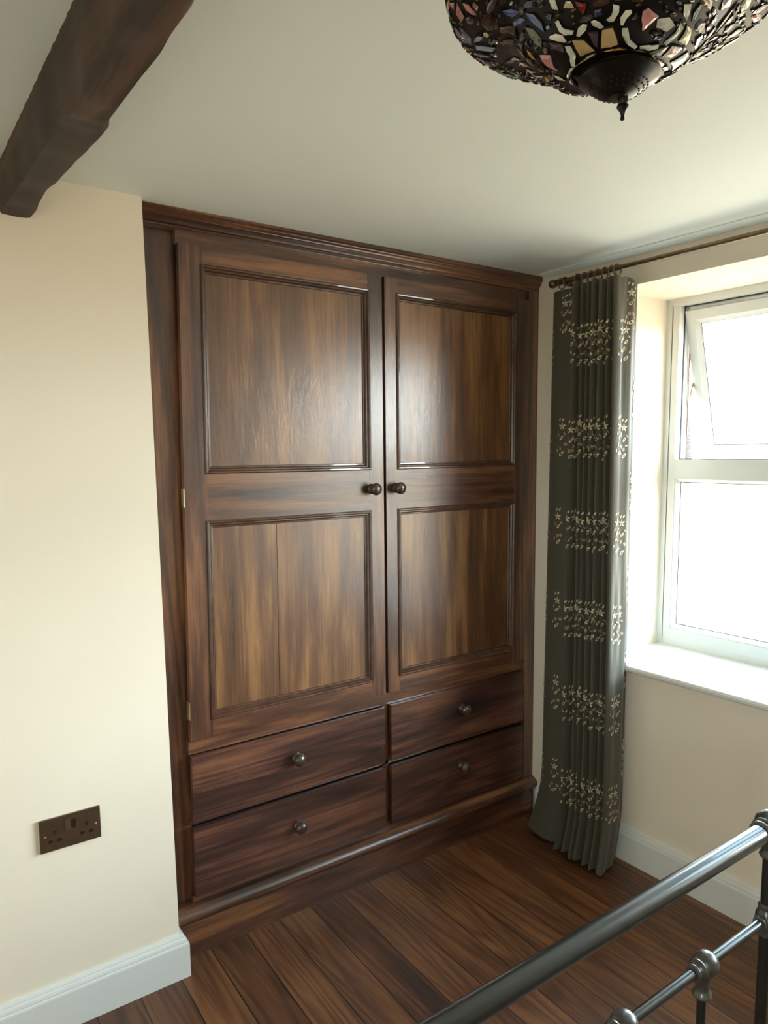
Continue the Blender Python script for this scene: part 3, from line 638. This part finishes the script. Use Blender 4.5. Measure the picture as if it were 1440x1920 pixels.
GLASS = [
('tan',[(3.556,1.19),(3.644,1.71),(3.798,1.73),(3.906,1.24),(3.753,1.18)]),
('orange',[(3.559,1.06),(3.94,1.14),(4.133,1.0),(3.58,1.0)]),
('cream',[(3.13,1.0),(3.459,1.06),(3.397,1.0),(2.898,1.0)]),
('white',[(3.913,1.66),(4.001,1.66),(4.085,1.39),(4.306,1.19),(4.278,1.09),(4.031,1.26),(3.927,1.49)]),
('white',[(4.336,1.19),(4.52,1.28),(4.686,1.4),(4.759,1.31),(4.622,1.15),(4.389,1.09)]),
('white',[(4.751,1.43),(4.767,1.74),(4.697,2.05),(4.781,1.99),(4.833,1.7),(4.814,1.43)]),
('pink',[(4.12,2.12),(4.175,2.2),(4.369,2.0),(4.311,1.73),(4.242,1.53),(4.134,1.9)]),
('white',[(3.891,1.74),(3.879,1.96),(3.932,2.15),(4.0,2.15),(4.017,2.07),(3.954,1.88),(3.927,1.71)]),
('white',[(3.795,2.28),(3.866,2.25),(3.868,2.12),(3.806,1.88),(3.75,1.83),(3.706,1.93),(3.776,2.05),(3.796,2.17)]),
('white',[(3.531,2.03),(3.58,2.05),(3.645,1.94),(3.69,1.76),(3.629,1.74),(3.543,1.88)]),
('mauve',[(3.45,1.74),(3.604,1.68),(3.516,1.3),(3.451,1.28)]),
('sage',[(4.09,1.05),(4.561,1.01),(4.663,1.0),(4.221,1.0)]),
('sage',[(4.669,1.01),(4.756,1.25),(4.9,1.48),(5.024,1.23),(4.819,1.05)]),
('rose',[(5.056,1.2),(4.929,1.53),(5.181,1.7),(5.394,1.36)]),
('cream',[(4.952,1.65),(4.812,2.08),(4.937,2.08),(5.18,1.75)]),
('white',[(5.451,1.39),(5.371,1.81),(5.509,1.89),(5.848,1.64)]),
('mauve',[(4.014,1.9),(4.075,2.07),(4.11,1.9),(4.05,1.88)]),
('white',[(4.579,2.35),(4.674,2.4),(4.748,2.27),(4.78,2.12),(4.644,2.2)]),
('slate',[(4.858,2.18),(4.785,2.29),(4.799,2.47),(4.833,2.47),(4.853,2.32),(4.891,2.17)]),
('pale',[(4.767,1.0),(5.043,1.06),(5.093,1.01),(4.847,1.0)]),
('pale',[(5.084,1.08),(5.391,1.26),(5.487,1.2),(5.16,1.01)]),
('pale',[(5.509,1.21),(5.515,1.34),(5.771,1.53),(5.701,1.3)]),
('rose',[(2.515,4.06),(2.573,3.91),(2.487,3.88),(2.478,3.97)]),
('rose',[(2.575,3.86),(2.47,3.69),(2.398,3.73),(2.473,3.84)]),
('pink',[(2.609,3.77),(2.619,3.66),(2.528,3.52),(2.52,3.59),(2.547,3.69)]),
('rose',[(2.654,3.62),(2.634,3.53),(2.586,3.52),(2.622,3.61)]),
('blue',[(2.71,3.21),(2.766,3.06),(2.817,2.83),(2.72,2.89),(2.691,3.08)]),
('blue',[(2.865,2.75),(2.955,2.64),(2.986,2.43),(2.962,2.28),(2.883,2.42),(2.847,2.65)]),
('blue',[(2.667,2.84),(2.781,2.77),(2.822,2.65),(2.734,2.64),(2.631,2.77)]),
('navy',[(2.902,2.87),(2.969,2.89),(3.054,2.79),(3.013,2.69),(2.92,2.79)]),
('navy',[(3.055,2.54),(3.148,2.45),(3.104,2.38),(3.047,2.44)]),
('slate',[(2.321,3.92),(2.301,3.82),(2.182,3.77),(2.099,3.69),(2.102,3.81),(2.217,3.91)]),
('slate',[(2.314,3.82),(2.328,3.74),(2.203,3.64),(2.118,3.68),(2.198,3.76)]),
('sky',[(2.208,3.59),(2.291,3.49),(2.292,3.41),(2.177,3.51),(2.152,3.62)]),
('sky',[(2.129,3.61),(2.133,3.26),(2.039,3.37),(2.045,3.66)]),
('slate',[(2.01,3.74),(1.969,3.47),(1.932,3.53),(1.954,3.81)]),
('leaf',[(2.764,2.6),(2.828,2.48),(2.847,2.22),(2.779,2.09),(2.726,2.24),(2.735,2.47)]),
('umber',[(2.464,3.16),(2.651,2.75),(2.554,2.64),(2.343,3.12)]),
('umber',[(2.255,3.11),(2.458,2.67),(2.343,2.69),(2.164,3.13)]),
('amber',[(2.48,2.39),(2.55,2.28),(2.522,2.05),(2.448,2.1),(2.428,2.29)]),
('brown',[(2.337,2.64),(2.416,2.49),(2.342,2.35),(2.255,2.57)]),
('pink',[(2.625,2.05),(2.758,1.75),(2.42,1.41),(2.491,1.71)]),
('white',[(3.133,2.34),(3.187,2.34),(3.178,2.22),(3.22,2.09),(3.311,1.93),(3.263,1.83),(3.17,1.94),(3.128,2.12)]),
('white',[(2.981,2.18),(3.064,2.14),(3.144,1.98),(3.129,1.73),(3.082,1.74),(3.025,1.96),(2.963,2.12)]),
('white',[(3.051,1.69),(3.131,1.61),(3.058,1.31),(2.802,1.05),(2.765,1.16),(2.968,1.41)]),
('white',[(2.645,1.14),(2.733,1.01),(2.423,1.0),(2.227,1.1),(2.308,1.15)]),
('white',[(3.299,1.78),(3.37,1.98),(3.441,2.04),(3.492,1.96),(3.446,1.8),(3.325,1.71)]),
('tan',[(3.2,1.73),(3.365,1.6),(3.451,1.2),(3.101,1.2)]),
('cream',[(3.087,1.09),(3.427,1.08),(3.426,1.0),(2.843,1.0)]),
('tan',[(2.971,1.08),(2.838,1.0),(2.332,1.0),(2.44,1.0)]),
('cream',[(3.282,2.45),(3.334,2.53),(3.382,2.49),(3.397,2.37)]),
('white',[(3.178,2.67),(3.235,2.62),(3.227,2.45),(3.173,2.52)]),
('red',[(3.413,2.47),(3.532,2.39),(3.519,2.32),(3.475,2.22),(3.417,2.4)]),
('rose',[(1.743,3.11),(2.179,2.39),(2.207,2.24),(1.93,2.63)]),
('rose',[(1.906,2.62),(2.233,1.95),(1.905,2.47)]),
('slate',[(1.817,3.37),(2.123,2.59),(2.055,2.64),(1.817,3.22)]),
('white',[(1.519,3.37),(2.197,1.73),(2.125,1.79),(1.472,3.49)]),
('white',[(2.243,1.55),(2.147,1.18),(2.143,1.38)]),
('mauve',[(2.902,2.08),(3.068,1.76),(2.959,1.58),(2.825,1.85)]),
('mauve',[(2.853,2.18),(2.893,2.05),(2.826,2.04)]),
('cream',[(2.11,1.11),(2.194,1.0),(1.871,1.0),(1.991,1.01)]),
('sky',[(1.86,1.81),(1.942,1.46),(1.838,1.5),(1.789,1.85)]),
]

la = thing('ceiling_lamp', 'round stained glass ceiling lampshade with flower pattern and dark pointed bottom cap', 'ceiling lamp', (LC.x, LC.y, HC(LC.x)))
bm = bmesh.new(); gm = ['lead']+['g_'+k for k in GC]; gi = {k: i for i, k in enumerate(gm)}
rings = []
for i in range(46):
    s = 1.0+5.*i/45; rings.append([lpt(2*PI*k/72, s) for k in range(72)])
loft(bm, rings, caps=False)
inner = [[lpt(2*PI*k/72, 1.0+5.*i/20, -.004) for k in range(72)] for i in range(21)]
loft(bm, inner, caps=False)
placed = []
def piece(col, pts, off=.0016):
    cx = sum(p[0] for p in pts)/len(pts); cs = sum(p[1] for p in pts)/len(pts)
    dense = []
    for k in range(len(pts)):     # subdivide edges so that the glass follows the bowl
        a, b_ = pts[k], pts[(k+1) % len(pts)]
        L = math.hypot((a[0]-b_[0])*.15, (a[1]-b_[1])*.03); m_ = max(1, int(L/.008))
        for q in range(m_): dense.append((a[0]+(b_[0]-a[0])*q/m_, a[1]+(b_[1]-a[1])*q/m_))
    tilt = rng.uniform(-.0012, .0012)
    rim = [bm.verts.new(lpt(a, b_, 0.0)) for a, b_ in dense]
    e = [((a-cx)*.93+cx, (b_-cs)*.93+cs) for a, b_ in dense]
    top = [bm.verts.new(lpt(a, b_, off+tilt*(1 if a > cx else -1))) for a, b_ in e]
    mid = [bm.verts.new(lpt((a-cx)*.5+cx, (b_-cs)*.5+cs, off*1.35)) for a, b_ in dense]
    c_ = bm.verts.new(lpt(cx, cs, off*1.5)); n = len(dense)
    mi = gi['g_'+col]
    for k in range(n):
        k2 = (k+1) % n
        bm.faces.new((rim[k], rim[k2], top[k2], top[k])).material_index = 0
        for q in ((top[k], top[k2], mid[k2], mid[k]), (mid[k], mid[k2], c_)):
            f = bm.faces.new(q); f.material_index = mi
    placed.append((cx, cs, max(abs(a-cx) for a, b_ in dense), max(abs(b_-cs) for a, b_ in dense)))
def free(cx, cs, ha, hs):
    for a, b_, h1, h2 in placed:
        da = (cx-a+PI) % (2*PI)-PI
        if abs(da) < (ha+h1)*.86 and abs(cs-b_) < (hs+h2)*.86: return False
    return True
rng = random.Random(5)
for col_, pts in GLASS:
    pts = [(a, min(max(b_, 1.05), 5.95)) for a, b_ in pts]
    piece(col_, pts)
traced = [(c_, p_) for c_, p_ in GLASS]
for col_, pts in traced:          # the same flowers come round again on the far side
    cx = sum(p[0] for p in pts)/len(pts)
    if 2.2 < cx < 4.2:
        pts = [(a+PI, min(max(b_, 1.05), 5.95)) for a, b_ in pts]; c2 = sum(p[0] for p in pts)/len(pts); s2 = sum(p[1] for p in pts)/len(pts)
        if free(c2, s2, .03, .05): piece(col_, pts)
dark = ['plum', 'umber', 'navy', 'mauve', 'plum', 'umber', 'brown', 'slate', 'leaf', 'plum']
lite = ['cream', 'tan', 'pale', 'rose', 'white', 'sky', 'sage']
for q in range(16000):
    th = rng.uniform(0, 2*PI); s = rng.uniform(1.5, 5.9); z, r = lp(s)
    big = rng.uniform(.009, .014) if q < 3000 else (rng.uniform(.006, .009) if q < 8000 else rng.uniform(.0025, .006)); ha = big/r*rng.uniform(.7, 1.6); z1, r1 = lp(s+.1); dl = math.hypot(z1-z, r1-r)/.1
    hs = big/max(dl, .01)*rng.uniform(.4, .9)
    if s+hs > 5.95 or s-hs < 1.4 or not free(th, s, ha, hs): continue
    # paler glass colours on the window side paint in the daylight there
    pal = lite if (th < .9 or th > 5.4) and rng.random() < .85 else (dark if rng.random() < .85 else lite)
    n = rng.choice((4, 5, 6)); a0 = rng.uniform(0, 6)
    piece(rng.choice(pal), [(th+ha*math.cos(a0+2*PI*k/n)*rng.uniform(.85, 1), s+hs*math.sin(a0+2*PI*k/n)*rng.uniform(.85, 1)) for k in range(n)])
for f in bm.faces: f.smooth = f.material_index == 0
org = ORG[la.name]
for v in bm.verts: v.co -= org
me = bpy.data.meshes.new('glass_shade'); bm.to_mesh(me); bm.free()
for k in gm: me.materials.append(M[k])
sh = bpy.data.objects.new('glass_shade', me); COL.objects.link(sh); sh.parent = la
bm = bmesh.new(); torus(bm, (LC.x, LC.y, 2.108), (0, 0, 1), .2025, .0035, 72, 8); build('rim', bm, M['cap'], la, smooth=True)
CX, CY = .0661, -1.4168
bm = bmesh.new(); lathe(bm, (CX, CY, 0), (0, 0, 1), [(1.9075, .0), (1.9085, .038), (1.906, .0425), (1.9025, .0435), (1.9005, .041), (1.8985, .037), (1.894, .031), (1.889, .024), (1.885, .016), (1.8835, .0095), (1.881, .0075), (1.8805, 0)], 48)
cap = build('bottom_cap', bm, M['cap'], la, smooth=True)
bm = bmesh.new()    # vent holes pierced round the cap
for ring_, (zr, rr, nn) in enumerate(((1.8935, .0305, 30), (1.8905, .0262, 26), (1.8875, .0215, 22))):
    for k in range(nn):
        th = 2*PI*(k+.5*ring_)/nn; n_ = Vector((math.cos(th)*.62, math.sin(th)*.62, -.78)); lathe(bm, Vector((CX+rr*math.cos(th), CY+rr*math.sin(th), zr)), n_, [(0, .0011), (.0006, .0011)], 8)
build('vent_holes', bm, M['gap'], cap)
bm = bmesh.new(); lathe(bm, (.0689, -1.4207, 0), (0, 0, 1), [(1.8585, 0), (1.8590, .0018), (1.8605, .0024), (1.8625, .0022), (1.864, .0018), (1.868, .0032), (1.8705, .0052), (1.8725, .0066), (1.8745, .0062), (1.8755, .0046), (1.877, .0052), (1.879, .0060), (1.883, .0052), (1.885, .0058), (1.889, .0058)], 20)
build('finial', bm, M['cap'], la, smooth=True)
bm = bmesh.new(); tube(bm, [(CX, CY, 1.90), (CX, CY, 2.14)], .005, 12); build('stem', bm, M['cap'], la, smooth=True)
hz_ = HC(CX)
bm = bmesh.new(); lathe(bm, (CX, CY, hz_-.0005), (0, 0, -1), [(0, .075), (.004, .076), (.010, .070), (.016, .040), (.02, .012), (.022, .006)], 40); build('ceiling_canopy', bm, M['cap'], la, smooth=True)
for k in range(3):
    bm = bmesh.new(); th = 2*PI*k/3+.5; tube(bm, [(CX+.06*math.cos(th), CY+.06*math.sin(th), hz_-.01), (LC.x+.2*math.cos(th), LC.y+.2*math.sin(th), 2.106)], .0025, 8)
    build('support_arm', bm, M['cap'], la, smooth=True)

# ------------------------------------------------------------------ iron bed
BY, TR, LR = -1.30, .7690, .5790
BX0, BX1 = -.655, .735
be = thing('bed_frame', 'dark metal bed end with tubular rails and cast knuckle joints at lower right', 'bed', ((BX0+BX1)/2, BY, 0))
def bd(name, bm, m_=None, **k): return build(name, bm, m_ or M['bed'], be, smooth=True, **k)
bm = bmesh.new(); tube(bm, [(BX0+.02, BY, TR), (BX1-.02, BY, TR)], .0185, 32); bd('top_rail', bm)
bm = bmesh.new(); tube(bm, [(BX0, BY, LR), (BX1, BY, LR)], .0092, 24); bd('lower_rail', bm)
bm = bmesh.new(); tube(bm, [(BX0, BY, .285), (BX1, BY, .285)], .0125, 20); bd('bottom_rail', bm)
def bands(bm, c, ax, spec):
    for h, r_, w_ in spec:
        lathe(bm, Vector(c)+Vector(ax)*h, ax, [(-w_, r_*.80), (-w_*.8, r_*.93), (-w_*.3, r_), (w_*.3, r_), (w_*.8, r_*.93), (w_, r_*.80)], 28)
for X, s in ((BX1, 1), (BX0, -1)):
    bm = bmesh.new(); tube(bm, [(X, BY, .0), (X, BY, TR-.04)], .0115, 24)
    lathe(bm, (X, BY, 0), (0, 0, 1), [(0, .018), (.01, .020), (.03, .017), (.035, .0115)], 24)
    bd('post', bm)
    bm = bmesh.new()      # corner casting: banded sleeve on the rail, body over the post, drop collar
    bands(bm, (X-s*.036, BY, TR), (s, 0, 0), [(.0, .0235, .006), (.012, .0262, .006), (.025, .029, .008)])
    lathe(bm, (X, BY, TR-.062), (0, 0, 1), [(0, .0115), (.002, .0165), (.007, .019), (.012, .0165), (.018, .0145), (.026, .0165), (.036, .024), (.050, .0305), (.066, .0315), (.082, .0275), (.090, .019), (.095, .010), (.097, .0)], 32)
    bd('corner_casting', bm, M['cast'])
    bm = bmesh.new()      # smaller casting where the lower rail meets the post
    bands(bm, (X-s*.024, BY, LR), (s, 0, 0), [(.0, .0135, .0035), (.007, .0155, .0035), (.014, .0175, .004)])
    lathe(bm, (X, BY, LR-.034), (0, 0, 1), [(0, .0115), (.003, .0155), (.008, .0165), (.013, .0145), (.020, .0165), (.032, .0205), (.046, .0195), (.052, .0165), (.056, .0145), (.062, .0160), (.067, .0145), (.069, .0115)], 28)
    bd('rail_casting', bm, M['cast'])
for X in (.515, .281, .047, -.187, -.421):
    bm = bmesh.new(); tube(bm, [(X, BY, .285), (X, BY, LR-.03)], .0085, 20); bd('spindle', bm)
    bm = bmesh.new()
    prof = [(-.034, .0095), (-.033, .0135), (-.030, .0150), (-.026, .0142), (-.0235, .0125), (-.021, .0160), (-.016, .0190), (-.011, .0180), (-.009, .0165), (-.006, .0205), (.001, .0232), (.010, .0235), (.018, .0220), (.024, .0178), (.0265, .0120), (.027, .0095)]
    lathe(bm, (X, BY, LR), (1, 0, 0), prof, 32)
    lathe(bm, (X, BY, LR-.062), (0, 0, 1), [(0, .0085), (.002, .0140), (.006, .0172), (.011, .0165), (.015, .0130), (.020, .0118), (.030, .0122), (.040, .0155), (.052, .0180)], 28)
    bd('knuckle_casting', bm, M['cast'])
# side rails and head posts behind the photographer
for X in (BX0, BX1):
    bm = bx(X-.016, X+.016, -3.25, BY-.005, .27, .31); build('side_rail', bm, M['bed'], be, bev=.003)
    bm = bmesh.new(); tube(bm, [(X, -3.25, 0), (X, -3.25, 1.1)], .0115, 20); bd('post', bm)
    
bm = bmesh.new(); tube(bm, [(BX0, -3.25, 1.06), (BX1, -3.25, 1.06)], .0185, 20); bd('head_rail', bm)
for k in range(3): 
    bm = bmesh.new(); tube(bm, [(BX0+(BX1-BX0)*(k+1)/4, -3.25, .29), (BX0+(BX1-BX0)*(k+1)/4, -3.25, 1.05)], .0085, 16); bd('spindle', bm)
